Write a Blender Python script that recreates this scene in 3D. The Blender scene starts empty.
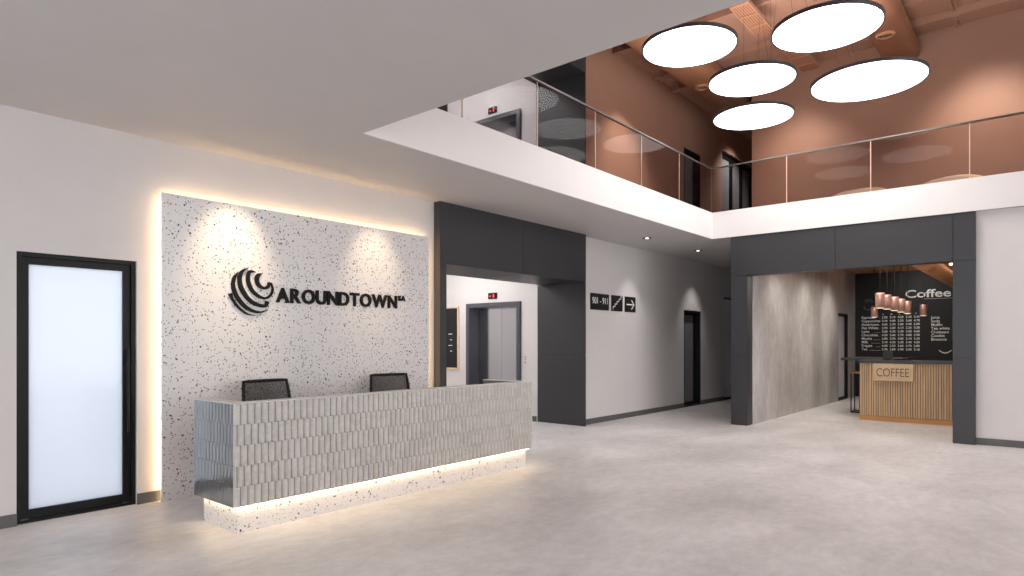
import bpy, bmesh, math, random
from mathutils import Vector, Matrix
random.seed(4)
S = bpy.context.scene
C = S.collection
PI = math.pi

# ---------------------------------------------------------------- camera
F_PX, CX, HZ, EYE = 639.0, 512.0, 342.0, 1.5
TH = math.atan((1052 - CX) / F_PX)
cam_d = bpy.data.cameras.new('camera')
cam = bpy.data.objects.new('camera', cam_d); C.objects.link(cam)
cam.location = (0, 0, EYE); cam.rotation_euler = (PI / 2, 0, TH - PI / 2)
cam_d.sensor_width = 36; cam_d.lens = F_PX / 1024 * 36
cam_d.shift_y = (HZ - 288) / 1024
cam_d.clip_start = 0.05; cam_d.clip_end = 200
S.camera = cam

# ---------------------------------------------------------------- world, exposure, lights
S.view_settings.view_transform = 'Standard'
S.view_settings.look = 'None'
S.view_settings.gamma = 1
S.view_settings.use_curve_mapping = False
S.view_settings.exposure = 0.0
w = bpy.data.worlds.new('world'); S.world = w; w.use_nodes = True
w.node_tree.nodes['Background'].inputs[0].default_value = (1.0, 0.965, 0.955, 1)
w.node_tree.nodes['Background'].inputs[1].default_value = 5.0
S.cycles.max_bounces = 10
S.cycles.diffuse_bounces = 6
S.cycles.transparent_max_bounces = 16
S.cycles.sample_clamp_indirect = 6
S.cycles.caustics_reflective = False
S.cycles.caustics_refractive = False

def light(name, kind, loc, energy, color=(1, 1, 1), target=None, **kw):
    d = bpy.data.lights.new(name, kind); d.energy = energy; d.color = color
    for k, v in kw.items(): setattr(d, k, v)
    o = bpy.data.objects.new(name, d); C.objects.link(o); o.location = loc
    if target is not None:
        o.rotation_euler = (Vector(target) - Vector(loc)).to_track_quat('-Z', 'Y').to_euler()
    return o

WARM = (1.0, 0.78, 0.52)
# portals in the glazed openings: they only guide the sampling of the daylight
def portal(name, loc, target, sx, sy):
    o = light(name, 'AREA', loc, 1, target=target, shape='RECTANGLE', size=sx, size_y=sy)
    o.data.cycles.is_portal = True
portal('daylight_portal', (7.4, -7.9, 3.5), (7.4, 0, 3.5), 8.0, 6.6)
portal('daylight_portal', (1.3, -7.9, 1.75), (1.3, 0, 1.75), 4.0, 3.0)
portal('daylight_portal', (-4.9, -0.7, 1.75), (0, -0.7, 1.75), 13.6, 3.1)
portal('daylight_portal', (1.8, 6.6, 1.15), (1.8, 0, 1.15), 0.75, 2.1)
# spots of the room, with a few added fill lights
light('panel_spot', 'SPOT', (3.12, 5.62, 3.38), 110, WARM, (3.12, 6.37, 2.3), spot_size=math.radians(50), spot_blend=1.0, shadow_soft_size=0.04)
light('panel_spot', 'SPOT', (4.9, 5.62, 3.38), 65, WARM, (4.9, 6.37, 2.35), spot_size=math.radians(50), spot_blend=1.0, shadow_soft_size=0.04)
for (x, e) in ((11.25, 45), (14.15, 50)):
    light('corridor_spot', 'SPOT', (x, 5.75, 3.37), e, (1, 0.96, 0.93), (x, 6.4, 1.5), spot_size=math.radians(66), spot_blend=0.95, shadow_soft_size=0.03)
for y, e in ((3.85, 330), (0.85, 360), (-2.2, 330)):
    light('gallery_spot', 'SPOT', (12.45, y, 6.9), e * 1.1, (1, 0.86, 0.72), (13.83, y, 4.1), spot_size=math.radians(80), spot_blend=1.0, shadow_soft_size=0.25)
light('gallery_spot', 'SPOT', (16.5, 5.6, 6.9), 260, (1, 0.93, 0.88), (16.6, 6.3, 5.0), spot_size=math.radians(100), spot_blend=1.0, shadow_soft_size=0.1)  # added fill for the dark upstairs corridor, no lamp known there
light('gallery_spot', 'SPOT', (10.8, 5.1, 6.4), 330, (1, 0.86, 0.7), (11.0, 6.45, 4.6), spot_size=math.radians(75), spot_blend=0.9, shadow_soft_size=0.06)
for x in (12.7, 14.7, 16.6):
    light('cafe_spot', 'SPOT', (x, 3.25, 3.3), 70, (1, 0.95, 0.9), (x + .3, 4.15, 1.3), spot_size=math.radians(85), spot_blend=1.0, shadow_soft_size=0.15)
light('cafe_fill', 'AREA', (15.0, 2.4, 3.0), 75, (1, 0.93, 0.85), (15.0, 2.4, 0), shape='RECTANGLE', size=3.5, size_y=1.8)  # added area fill that brightens the cafe, not a fixture
light('menu_fill', 'SPOT', (18.2, 2.6, 3.34), 60, (1, 0.96, 0.92), (19.57, 2.8, 2.2), spot_size=math.radians(110), spot_blend=1.0, shadow_soft_size=0.1)  # added to brighten the chalk lettering, no lamp known there
light('counter_spot', 'SPOT', (12.6, 2.2, 3.3), 100, (1, 0.92, 0.82), (13.79, 2.2, 0.8), spot_size=math.radians(60), spot_blend=0.9, shadow_soft_size=0.08)

# ---------------------------------------------------------------- materials
def rgb(c): return (c[0], c[1], c[2], 1)
def newmat(name):
    m = bpy.data.materials.new(name); m.use_nodes = True
    return m, m.node_tree, m.node_tree.nodes['Principled BSDF']
def setp(b, **k):
    for n, v in k.items():
        b.inputs[n.replace('_', ' ')].default_value = v
def N(nt, t, **k):
    n = nt.nodes.new(t)
    for a, v in k.items(): setattr(n, a, v)
    return n
def coords(nt, scale=(1, 1, 1)):
    tc = N(nt, 'ShaderNodeTexCoord'); mp = N(nt, 'ShaderNodeMapping')
    mp.inputs['Scale'].default_value = scale
    nt.links.new(tc.outputs['Object'], mp.inputs[0]); return mp.outputs[0]
def paint(name, col, rough=0.6, metal=0.0, var=0.06, scale=3.0, bump=0.0, spec=0.5, stretch=(1, 1, 1)):
    m, nt, b = newmat(name)
    v = coords(nt, stretch)
    no = N(nt, 'ShaderNodeTexNoise'); no.inputs['Scale'].default_value = scale; no.inputs['Detail'].default_value = 6
    nt.links.new(v, no.inputs['Vector'])
    r = N(nt, 'ShaderNodeValToRGB')
    r.color_ramp.elements[0].position = 0.3; r.color_ramp.elements[1].position = 0.7
    r.color_ramp.elements[0].color = rgb([c * (1 - var) for c in col]); r.color_ramp.elements[1].color = rgb([min(1, c * (1 + var)) for c in col])
    nt.links.new(no.outputs[0], r.inputs[0]); nt.links.new(r.outputs[0], b.inputs['Base Color'])
    setp(b, Roughness=rough, Metallic=metal, Specular_IOR_Level=spec)
    if bump:
        bp = N(nt, 'ShaderNodeBump'); bp.inputs['Strength'].default_value = bump; bp.inputs['Distance'].default_value = 0.01
        n2 = N(nt, 'ShaderNodeTexNoise'); n2.inputs['Scale'].default_value = scale * 20
        nt.links.new(v, n2.inputs['Vector']); nt.links.new(n2.outputs[0], bp.inputs['Height']); nt.links.new(bp.outputs[0], b.inputs['Normal'])
    return m
def glow(name, col, strength):
    m, nt, b = newmat(name)
    setp(b, Base_Color=rgb(col), Emission_Color=rgb(col), Emission_Strength=strength)
    return m

M = {}
M['white'] = paint('white_paint', (0.65, 0.615, 0.605), 0.55, var=0.015)
M['ceiling'] = paint('ceiling_paint_shaded', (0.55, 0.53, 0.525), 0.6, var=0.012)  # shade on the underside put into the colour, greyer than the slab edge
M['fascia_lit'] = paint('fascia_paint_lit', (0.76, 0.73, 0.72), 0.6, var=0.012)  # same finish as the ceiling, lightened for the light on the slab edge
M['dark_panel'] = paint('anthracite_laminate', (0.034, 0.034, 0.038), 0.42, var=0.05, scale=2)
M['groove'] = paint('black_joint', (0.006, 0.006, 0.007), 0.7)
M['baseboard'] = paint('grey_skirting', (0.10, 0.098, 0.095), 0.45)
M['copper'] = paint('terracotta_paint', (0.335, 0.185, 0.132), 0.55, var=0.03)
M['copper_gloss'] = paint('terracotta_duct_paint', (0.36, 0.175, 0.10), 0.4, var=0.05)
M['black'] = paint('black_metal', (0.006, 0.006, 0.006), 0.45, var=0.1, spec=0.25)
M['black_matte'] = paint('black_plastic', (0.014, 0.014, 0.015), 0.5, var=0.1)
M['steel'] = paint('brushed_steel', (0.50, 0.50, 0.52), 0.16, metal=1.0, var=0.03, scale=6, stretch=(1, 1, 0.05))
M['lift_frame'] = paint('grey_lift_frame', (0.085, 0.086, 0.098), 0.35, metal=0.2)
M['chrome'] = paint('rail_steel', (0.16, 0.145, 0.14), 0.4, metal=0.6)
M['oak'] = paint('light_oak', (0.60, 0.42, 0.25), 0.5, var=0.16, scale=3.0, stretch=(8, 8, 0.6))
M['oak_plain'] = paint('oak_board', (0.68, 0.49, 0.31), 0.5, var=0.08, scale=3.0, stretch=(1, 1, 8))
M['oak_orange'] = paint('amber_oak', (0.55, 0.27, 0.09), 0.45, var=0.08)
M['slat_gap'] = paint('oak_groove', (0.16, 0.09, 0.045), 0.7)
M['counter_top'] = paint('dark_stone', (0.03, 0.03, 0.032), 0.35, var=0.2, scale=20)
M['rose'] = paint('rose_copper', (0.80, 0.48, 0.40), 0.28, metal=0.6, var=0.04)
M['cafe_ceiling'] = paint('warm_wood_ceiling', (0.62, 0.28, 0.11), 0.45, var=0.3, scale=1.6)
M['cream'] = paint('cream_fabric', (0.85, 0.66, 0.48), 0.9, bump=0.2)
M['chalk'] = paint('chalk_white', (0.88, 0.87, 0.85), 0.8)
M['chalk_dim'] = paint('faint_chalk', (0.18, 0.18, 0.18), 0.8)
M['board'] = paint('chalkboard_black', (0.005, 0.0048, 0.0048), 0.6, var=0.2)
M['sign_black'] = paint('sign_black', (0.012, 0.012, 0.012), 0.45)
M['letter_black'] = paint('logo_black', (0.008, 0.007, 0.006), 0.6, spec=0.2)
M['letter_brown'] = paint('burnt_letter', (0.11, 0.065, 0.035), 0.6)
M['cap'] = paint('pale_cap', (0.62, 0.60, 0.58), 0.4)
M['rubber'] = paint('dark_rubber', (0.02, 0.02, 0.02), 0.8)
M['switch_white'] = paint('white_plastic', (0.62, 0.60, 0.59), 0.4)
M['led'] = glow('warm_led', (1.0, 0.72, 0.40), 19)
M['led_desk'] = glow('warm_desk_led', (1.0, 0.76, 0.46), 16)
M['disc'] = glow('disc_light', (1.0, 0.97, 0.95), 8.0)
M['disc_fill'] = glow('disc_ceiling_fill', (1.0, 0.93, 0.86), 14.0)  # unseen glow added to brighten the upper ceiling
M['panel_light'] = glow('lobby_panel_light', (1.0, 0.98, 0.97), 9.5)
M['red_led'] = glow('red_digits', (1.0, 0.05, 0.04), 1.6)
M['bulb'] = glow('warm_bulb', (1.0, 0.75, 0.5), 2.2)
M['spot_bulb'] = glow('downlight_bulb', (1.0, 0.95, 0.9), 4)

def terrazzo(nm, k):
    m, nt, b = newmat(nm)
    v = coords(nt)
    nz = N(nt, 'ShaderNodeTexNoise'); nz.inputs['Scale'].default_value = 30; nz.inputs['Detail'].default_value = 3
    nt.links.new(v, nz.inputs['Vector'])
    add = N(nt, 'ShaderNodeVectorMath', operation='SCALE'); add.inputs['Scale'].default_value = 0.035
    nt.links.new(nz.outputs['Color'], add.inputs[0])
    sm = N(nt, 'ShaderNodeVectorMath', operation='ADD')
    nt.links.new(v, sm.inputs[0]); nt.links.new(add.outputs[0], sm.inputs[1])
    prev = None
    base = (0.74, 0.705, 0.69, 1)
    layers = [(18, 0.28, 0.60, ((0.0, (0.016, 0.016, 0.018)), (0.45, (0.02, 0.05, 0.045)), (0.6, (0.05, 0.04, 0.035)), (0.72, (0.36, 0.06, 0.04)), (0.84, (0.42, 0.24, 0.12)), (0.93, (0.03, 0.14, 0.12)))),
              (27, 0.26, 0.55, ((0.0, (0.03, 0.03, 0.03)), (0.35, (0.40, 0.22, 0.13)), (0.55, (0.06, 0.06, 0.06)), (0.7, (0.40, 0.13, 0.08)), (0.8, (0.22, 0.20, 0.19)))),
              (50, 0.28, 0.5, ((0.0, (0.10, 0.09, 0.09)), (0.4, (0.38, 0.28, 0.2)), (0.7, (0.2, 0.18, 0.17))))]
    for i, (sc, th, pres, cols) in enumerate(layers):
        vo = N(nt, 'ShaderNodeTexVoronoi'); vo.inputs['Scale'].default_value = sc * k
        nt.links.new(sm.outputs[0], vo.inputs['Vector'])
        sep = N(nt, 'ShaderNodeSeparateColor'); nt.links.new(vo.outputs['Color'], sep.inputs[0])
        # radius of the chip varies with the cell
        mul = N(nt, 'ShaderNodeMath', operation='MULTIPLY'); mul.inputs[1].default_value = th
        nt.links.new(sep.outputs[1], mul.inputs[0])
        ad = N(nt, 'ShaderNodeMath', operation='ADD'); ad.inputs[1].default_value = 0.07
        nt.links.new(mul.outputs[0], ad.inputs[0])
        lt = N(nt, 'ShaderNodeMath', operation='LESS_THAN')
        nt.links.new(vo.outputs['Distance'], lt.inputs[0]); nt.links.new(ad.outputs[0], lt.inputs[1])
        pr = N(nt, 'ShaderNodeMath', operation='GREATER_THAN'); pr.inputs[1].default_value = 1 - pres
        nt.links.new(sep.outputs[0], pr.inputs[0])
        mk = N(nt, 'ShaderNodeMath', operation='MULTIPLY')
        nt.links.new(lt.outputs[0], mk.inputs[0]); nt.links.new(pr.outputs[0], mk.inputs[1])
        r = N(nt, 'ShaderNodeValToRGB'); r.color_ramp.interpolation = 'CONSTANT'
        els = r.color_ramp.elements
        els[0].position = cols[0][0]; els[0].color = rgb(cols[0][1]); els[1].position = cols[1][0]; els[1].color = rgb(cols[1][1])
        for p, c in cols[2:]:
            e = els.new(p); e.color = rgb(c)
        nt.links.new(sep.outputs[2], r.inputs[0])
        mx = N(nt, 'ShaderNodeMix', data_type='RGBA')
        nt.links.new(mk.outputs[0], mx.inputs[0])
        if prev is None: mx.inputs[6].default_value = base
        else: nt.links.new(prev, mx.inputs[6])
        nt.links.new(r.outputs[0], mx.inputs[7]); prev = mx.outputs[2]
    nt.links.new(prev, b.inputs['Base Color']); setp(b, Roughness=0.3)
    return m
M['terrazzo'] = terrazzo('terrazzo', 1.0); M['terrazzo_fine'] = terrazzo('fine_terrazzo', 1.6)

def concrete(name, lo, hi, rough, scale=0.6, stretch=(1, 1, 1), fine=0.25):
    m, nt, b = newmat(name)
    v = coords(nt, stretch)
    a = N(nt, 'ShaderNodeTexNoise'); a.inputs['Scale'].default_value = scale; a.inputs['Detail'].default_value = 8; a.inputs['Roughness'].default_value = 0.62; a.inputs['Distortion'].default_value = 0.25
    c = N(nt, 'ShaderNodeTexNoise'); c.inputs['Scale'].default_value = scale * 14; c.inputs['Detail'].default_value = 8; c.inputs['Roughness'].default_value = 0.7
    nt.links.new(v, a.inputs['Vector']); nt.links.new(v, c.inputs['Vector'])
    mx = N(nt, 'ShaderNodeMix', data_type='FLOAT'); mx.inputs[0].default_value = fine
    nt.links.new(a.outputs[0], mx.inputs[2]); nt.links.new(c.outputs[0], mx.inputs[3])
    r = N(nt, 'ShaderNodeValToRGB'); r.color_ramp.elements[0].position = 0.38; r.color_ramp.elements[1].position = 0.62
    r.color_ramp.elements[0].color = rgb(lo); r.color_ramp.elements[1].color = rgb(hi)
    nt.links.new(mx.outputs[0], r.inputs[0]); nt.links.new(r.outputs[0], b.inputs['Base Color'])
    rr = N(nt, 'ShaderNodeMapRange'); rr.inputs['To Min'].default_value = rough - 0.08; rr.inputs['To Max'].default_value = rough + 0.12
    nt.links.new(mx.outputs[0], rr.inputs['Value']); nt.links.new(rr.outputs[0], b.inputs['Roughness'])
    bp = N(nt, 'ShaderNodeBump'); bp.inputs['Strength'].default_value = 0.08; bp.inputs['Distance'].default_value = 0.01
    nt.links.new(c.outputs[0], bp.inputs['Height']); nt.links.new(bp.outputs[0], b.inputs['Normal'])
    return m
M['floor'] = concrete('polished_concrete', (0.54, 0.52, 0.51), (0.82, 0.80, 0.79), 0.42, 0.6, (0.8, 1.2, 1), 0.35)
M['concrete_wall'] = concrete('raw_concrete', (0.32, 0.30, 0.28), (0.60, 0.58, 0.56), 0.55, 0.8, (1, 1, 0.45), 0.3)

def marble_tile():
    m, nt, b = newmat('glazed_marble_tile')
    v = coords(nt)
    a = N(nt, 'ShaderNodeTexNoise'); a.inputs['Scale'].default_value = 6; a.inputs['Detail'].default_value = 10; a.inputs['Roughness'].default_value = 0.65; a.inputs['Distortion'].default_value = 1.5
    nt.links.new(v, a.inputs['Vector'])
    r = N(nt, 'ShaderNodeValToRGB'); els = r.color_ramp.elements
    els[0].position = 0.3; els[0].color = (0.475, 0.445, 0.41, 1); els[1].position = 0.7; els[1].color = (0.60, 0.57, 0.535, 1)
    e = els.new(0.5); e.color = (0.52, 0.49, 0.455, 1); e = els.new(0.515); e.color = (0.62, 0.60, 0.58, 1); e = els.new(0.53); e.color = (0.53, 0.50, 0.465, 1)
    nt.links.new(a.outputs[0], r.inputs[0]); nt.links.new(r.outputs[0], b.inputs['Base Color'])
    setp(b, Roughness=0.16)
    return m
M['tile'] = marble_tile()
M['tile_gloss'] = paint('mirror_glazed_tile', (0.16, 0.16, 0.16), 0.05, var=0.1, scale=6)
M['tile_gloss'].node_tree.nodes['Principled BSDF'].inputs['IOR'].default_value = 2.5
M['grout'] = paint('grey_grout', (0.16, 0.155, 0.15), 0.8)

def glass(name, tint, refl=0.06, rough=0.0):
    m, nt, b = newmat(name); nt.nodes.remove(b)
    out = nt.nodes['Material Output']
    t = N(nt, 'ShaderNodeBsdfTransparent'); t.inputs[0].default_value = rgb(tint)
    g = N(nt, 'ShaderNodeBsdfGlossy'); g.inputs['Roughness'].default_value = rough
    lw = N(nt, 'ShaderNodeLayerWeight'); lw.inputs[0].default_value = 0.5
    pw = N(nt, 'ShaderNodeMath', operation='POWER'); pw.inputs[1].default_value = 5.0
    nt.links.new(lw.outputs['Facing'], pw.inputs[0])
    fr = N(nt, 'ShaderNodeMapRange'); fr.inputs['To Min'].default_value = 0.004; fr.inputs['To Max'].default_value = 0.15
    nt.links.new(pw.outputs[0], fr.inputs['Value'])
    mx = N(nt, 'ShaderNodeMixShader')
    nt.links.new(fr.outputs[0], mx.inputs[0]); nt.links.new(t.outputs[0], mx.inputs[1]); nt.links.new(g.outputs[0], mx.inputs[2])
    nt.links.new(mx.outputs[0], out.inputs[0]); return m
M['rail_glass'] = glass('balustrade_glass', (0.80, 0.79, 0.80))
M['glass_edge'] = paint('glass_joint', (0.70, 0.50, 0.38), 0.3)
M['glass'] = glass('clear_glass', (0.9, 0.93, 0.95))
M['dark_glass'] = paint('smoked_door_glass', (0.20, 0.20, 0.21), 0.12)
M['backlit_glass'] = paint('backlit_door_glass', (0.85, 0.85, 0.87), 0.25)  # opaque pale colour stands in for light behind the glass
def frosted():
    m, nt, b = newmat('frosted_glass'); nt.nodes.remove(b)
    out = nt.nodes['Material Output']
    t = N(nt, 'ShaderNodeBsdfTranslucent'); t.inputs[0].default_value = (0.57, 0.61, 0.665, 1)
    g = N(nt, 'ShaderNodeBsdfGlossy'); g.inputs['Roughness'].default_value = 0.15
    mx = N(nt, 'ShaderNodeMixShader'); mx.inputs[0].default_value = 0.05
    nt.links.new(t.outputs[0], mx.inputs[1]); nt.links.new(g.outputs[0], mx.inputs[2]); nt.links.new(mx.outputs[0], out.inputs[0])
    return m
M['frosted'] = frosted()
def mesh_fabric():
    m, nt, b = newmat('black_mesh_fabric')
    setp(b, Base_Color=(0.012, 0.011, 0.011, 1), Roughness=0.7)
    out = nt.nodes['Material Output']
    v = coords(nt, (160, 160, 160))
    ch = N(nt, 'ShaderNodeTexChecker'); ch.inputs['Scale'].default_value = 1.0
    nt.links.new(v, ch.inputs['Vector'])
    mr = N(nt, 'ShaderNodeMapRange'); mr.inputs['To Min'].default_value = 0.2; mr.inputs['To Max'].default_value = 0.9
    nt.links.new(ch.outputs['Fac'], mr.inputs['Value'])
    t = N(nt, 'ShaderNodeBsdfTransparent'); mx = N(nt, 'ShaderNodeMixShader')
    nt.links.new(mr.outputs[0], mx.inputs[0]); nt.links.new(t.outputs[0], mx.inputs[1]); nt.links.new(b.outputs[0], mx.inputs[2])
    nt.links.new(mx.outputs[0], out.inputs[0]); return m
M['chair_mesh'] = mesh_fabric()
def perforated():
    m, nt, b = newmat('perforated_tray_metal')
    setp(b, Base_Color=(0.34, 0.155, 0.09, 1), Roughness=0.45)
    v = coords(nt, (25, 25, 25))
    vo = N(nt, 'ShaderNodeTexVoronoi'); vo.inputs['Randomness'].default_value = 0.0; vo.inputs['Scale'].default_value = 1.0
    nt.links.new(v, vo.inputs['Vector'])
    r = N(nt, 'ShaderNodeValToRGB'); r.color_ramp.elements[0].position = 0.34; r.color_ramp.elements[1].position = 0.36
    r.color_ramp.elements[0].color = (0.06, 0.03, 0.02, 1); r.color_ramp.elements[1].color = (0.36, 0.165, 0.095, 1)
    nt.links.new(vo.outputs['Distance'], r.inputs[0]); nt.links.new(r.outputs[0], b.inputs['Base Color'])
    return m
M['perforated'] = perforated()

# ---------------------------------------------------------------- helpers
def wloc(o):
    p = Vector((0, 0, 0))
    while o: p += o.location; o = o.parent
    return p
def obj(name, bm, mat, parent=None, smooth=False):
    if parent is not None:
        bmesh.ops.translate(bm, verts=bm.verts, vec=-wloc(parent))
    bmesh.ops.recalc_face_normals(bm, faces=bm.faces)
    me = bpy.data.meshes.new(name); bm.to_mesh(me); bm.free()
    if smooth:
        for p in me.polygons: p.use_smooth = True
    mats = mat if isinstance(mat, (list, tuple)) else [mat]
    for q in mats: me.materials.append(q)
    o = bpy.data.objects.new(name, me); C.objects.link(o)
    if parent is not None: o.parent = parent
    return o
def own_origin(o, loc):
    me = o.data; me.transform(Matrix.Translation(-Vector(loc))); o.location = loc
def tag(o, label, cat, group=None):
    o['label'] = label; o['category'] = cat
    if group: o['group'] = group
    return o
def thing(name, label, cat, loc=(0, 0, 0), group=None):
    o = bpy.data.objects.new(name, None); C.objects.link(o); o.location = loc; o.empty_display_size = 0.2
    return tag(o, label, cat, group)
def struct(name, bm, mat, parent=None, smooth=False):
    o = obj(name, bm, mat, parent, smooth)
    if parent is None: o['kind'] = 'structure'
    return o
def box(bm, x0, x1, y0, y1, z0, z1, bev=0.0, mi=0):
    r = bmesh.ops.create_cube(bm, size=1.0)
    vs = r['verts']
    for v in vs:
        v.co = Vector((x0 + (v.co.x + .5) * (x1 - x0), y0 + (v.co.y + .5) * (y1 - y0), z0 + (v.co.z + .5) * (z1 - z0)))
    fs = list({f for v in vs for f in v.link_faces})
    for f in fs: f.material_index = mi
    if bev:
        es = list({e for v in vs for e in v.link_edges})
        rr = bmesh.ops.bevel(bm, geom=es, offset=bev, segments=2, affect='EDGES')
        for f in rr['faces']: f.material_index = mi
def B(*a, **k):
    bm = bmesh.new()
    if isinstance(a[0], (tuple, list)):
        for t in a: box(bm, *t, **k)
    else: box(bm, *a, **k)
    return bm
def cyl(bm, p0, p1, r0, r1=None, seg=20, caps=True):
    p0, p1 = Vector(p0), Vector(p1); d = p1 - p0
    r1 = r0 if r1 is None else r1
    rr = bmesh.ops.create_cone(bm, cap_ends=caps, segments=seg, radius1=r0, radius2=r1, depth=d.length)
    q = d.to_track_quat('Z', 'Y').to_matrix().to_4x4()
    bmesh.ops.transform(bm, matrix=Matrix.Translation((p0 + p1) / 2) @ q, verts=rr['verts'])
    return rr['verts']
def CY(*a, **k):
    bm = bmesh.new(); cyl(bm, *a, **k); return bm
def tube(bm, pts, r, seg=8):
    pts = [Vector(p) for p in pts]; rings = []
    for i, p in enumerate(pts):
        t = (pts[min(i + 1, len(pts) - 1)] - pts[max(i - 1, 0)]).normalized()
        u = t.orthogonal().normalized() if i == 0 else (pu - t * pu.dot(t)).normalized()
        pu = u; v = t.cross(u)
        rings.append([bm.verts.new(p + (u * math.cos(a) + v * math.sin(a)) * r) for a in [2 * PI * k / seg for k in range(seg)]])
    for a, b in zip(rings, rings[1:]):
        for k in range(seg): bm.faces.new((a[k], a[(k + 1) % seg], b[(k + 1) % seg], b[k]))
    bm.faces.new(rings[0]); bm.faces.new(rings[-1])
def lathe(bm, prof, c, seg=32):
    rings = []
    for r, z in prof:
        rings.append([bm.verts.new((c[0] + r * math.cos(2 * PI * k / seg), c[1] + r * math.sin(2 * PI * k / seg), c[2] + z)) for k in range(seg)])
    for a, b in zip(rings, rings[1:]):
        for k in range(seg): bm.faces.new((a[k], a[(k + 1) % seg], b[(k + 1) % seg], b[k]))
    bm.faces.new(rings[0]); bm.faces.new(rings[-1])
def wall_y(y0, y1, x0, x1, z0, z1, holes=()):
    """wall slab between y0 and y1, with rectangular holes (xa, xb, za, zb)"""
    bm = bmesh.new()
    xs = sorted({x0, x1, *[h[0] for h in holes], *[h[1] for h in holes]}); zs = sorted({z0, z1, *[h[2] for h in holes], *[h[3] for h in holes]})
    for a, b in zip(xs, xs[1:]):
        for c, d in zip(zs, zs[1:]):
            if any(h[0] <= a and b <= h[1] and h[2] <= c and d <= h[3] for h in holes): continue
            box(bm, a, b, y0, y1, c, d)
    return bm
def wall_x(x0, x1, y0, y1, z0, z1, holes=()):
    bm = wall_y(x0, x1, y0, y1, z0, z1, holes)
    for v in bm.verts: v.co = Vector((v.co.y, v.co.x, v.co.z))
    return bm
def text_bm(s, size=1.0, extr=0.0, bold=0.0, sx=1.0, align='LEFT', shear=0.0):
    cu = bpy.data.curves.new('lettering', 'FONT'); cu.body = s; cu.size = size; cu.extrude = extr; cu.offset = bold; cu.align_x = align; cu.shear = shear
    cu.resolution_u = 4
    o = bpy.data.objects.new('lettering', cu); C.objects.link(o)
    dg = bpy.context.evaluated_depsgraph_get()
    me = bpy.data.meshes.new_from_object(o.evaluated_get(dg))
    bm = bmesh.new(); bm.from_mesh(me)
    bpy.data.objects.remove(o); bpy.data.curves.remove(cu); bpy.data.meshes.remove(me)
    for v in bm.verts: v.co.x *= sx
    return bm
def bounds(bm):
    xs = [v.co.x for v in bm.verts]; ys = [v.co.y for v in bm.verts]
    return min(xs), max(xs), min(ys), max(ys)
def on_y(bm, x, y, z):      # text on a plane that faces -Y
    for v in bm.verts: v.co = Vector((x + v.co.x, y - v.co.z, z + v.co.y))
    return bm
def on_x(bm, x, y, z):      # text on a plane that faces -X
    for v in bm.verts: v.co = Vector((x - v.co.z, y - v.co.x, z + v.co.y))
    return bm
def fit(bm, w, h):
    a, b, c, d = bounds(bm)
    for v in bm.verts:
        v.co.x = (v.co.x - a) * w / (b - a); v.co.y = (v.co.y - c) * h / (d - c)
    return bm
def join(dst, src):
    me = bpy.data.meshes.new('tmp'); src.to_mesh(me); src.free(); dst.from_mesh(me); bpy.data.meshes.remove(me)

# ---------------------------------------------------------------- the setting
WY = 6.45            # face of the left wall
CZ = 3.41            # lower ceiling
SZ = 3.89            # top of the slab
UZ = 7.15            # upper ceiling
FX, FY = 11.42, 4.80 # faces of the gallery fascias
OX = 3.585           # near edge of the opening
XE, YS, XW, YN = 20.0, -8.0, -5.0, 10.6

struct('floor', B(XW, XE, YS, YN, -0.12, 0), M['floor'])
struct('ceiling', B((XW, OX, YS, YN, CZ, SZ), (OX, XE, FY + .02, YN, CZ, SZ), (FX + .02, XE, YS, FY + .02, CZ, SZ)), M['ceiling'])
struct('trim_20', B(OX, FX + .02, FY, FY + .02, CZ - .004, SZ), M['fascia_lit'])  # thin slab-edge boards, added to carry the lighter lit colour
struct('trim_21', B(FX, FX + .02, YS, FY, CZ - .004, SZ), M['fascia_lit'])
struct('ceiling_upper', B(XW, XE, YS, YN, UZ, UZ + 0.2), M['copper'])
struct('wall_left', wall_y(WY, WY + 0.22, XW, 5.98, 0, CZ, [(1.372, 2.27, 0, 2.245)]), M['white'])
struct('wall_corridor_left', wall_y(WY, WY + 0.22, 9.53, XE, 0, CZ, [(13.74, 14.66, 0, 2.235), (16.09, 18.1, 0, 2.66)]), M['white'])
struct('wall_lift_lobby', wall_x(9.5, 9.92, 7.401, YN, 0, CZ, [(7.80, 9.24, 0, 2.285)]), M['white'])
struct('wall_lift_lobby_left', B((5.78, 5.98, WY + 0.22, YN, 0, CZ), (5.78, 5.98, WY + 0.22, YN, SZ, UZ)), M['white'])
struct('wall_lift_lobby_back', B((5.78, 9.72, YN, YN + 0.2, 0, UZ)), M['white'])
struct('wall_lift_lobby_upper', wall_x(9.5, 9.92, 7.401, YN, SZ, UZ, [(7.80, 9.24, SZ, 5.99)]), M['white'])
struct('wall_left_upper', B((XW, 5.98, WY, WY + 0.22, SZ, UZ)), M['white'])
struct('wall_gallery_left', wall_y(WY, WY + 0.22, 9.53, 19.5, SZ, UZ, [(13.74, 14.64, SZ, 5.975), (15.97, 18.2, SZ, 6.42)]), M['copper'])
struct('wall_gallery_right', B((13.83, 14.1, YS, 4.93, SZ, UZ)), M['copper'])
struct('wall_gallery_end', B((19.5, 19.7, 4.0, WY + 0.22, SZ, UZ), (14.1, 19.5, 4.75, 4.93, SZ, UZ)), M['copper'])
struct('wall_right', B((11.55, 11.75, YS, 0.85, 0, CZ)), M['white'])
struct('wall_corridor_end', B((19.0, 19.2, 4.35, WY, 0, CZ)), M['white'])
struct('wall_cafe_left', wall_y(4.15, 4.35, 11.7, 19.6, 0, CZ, [(17.74, 18.78, 0, 2.24)]), M['concrete_wall'])
struct('wall_cafe_right', B((11.75, 19.6, 0.45, 0.6, 0, CZ)), M['white'])
struct('wall_cafe_back', B((19.6, 19.8, 0.45, 4.35, 0, CZ)), M['black_matte'])
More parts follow.
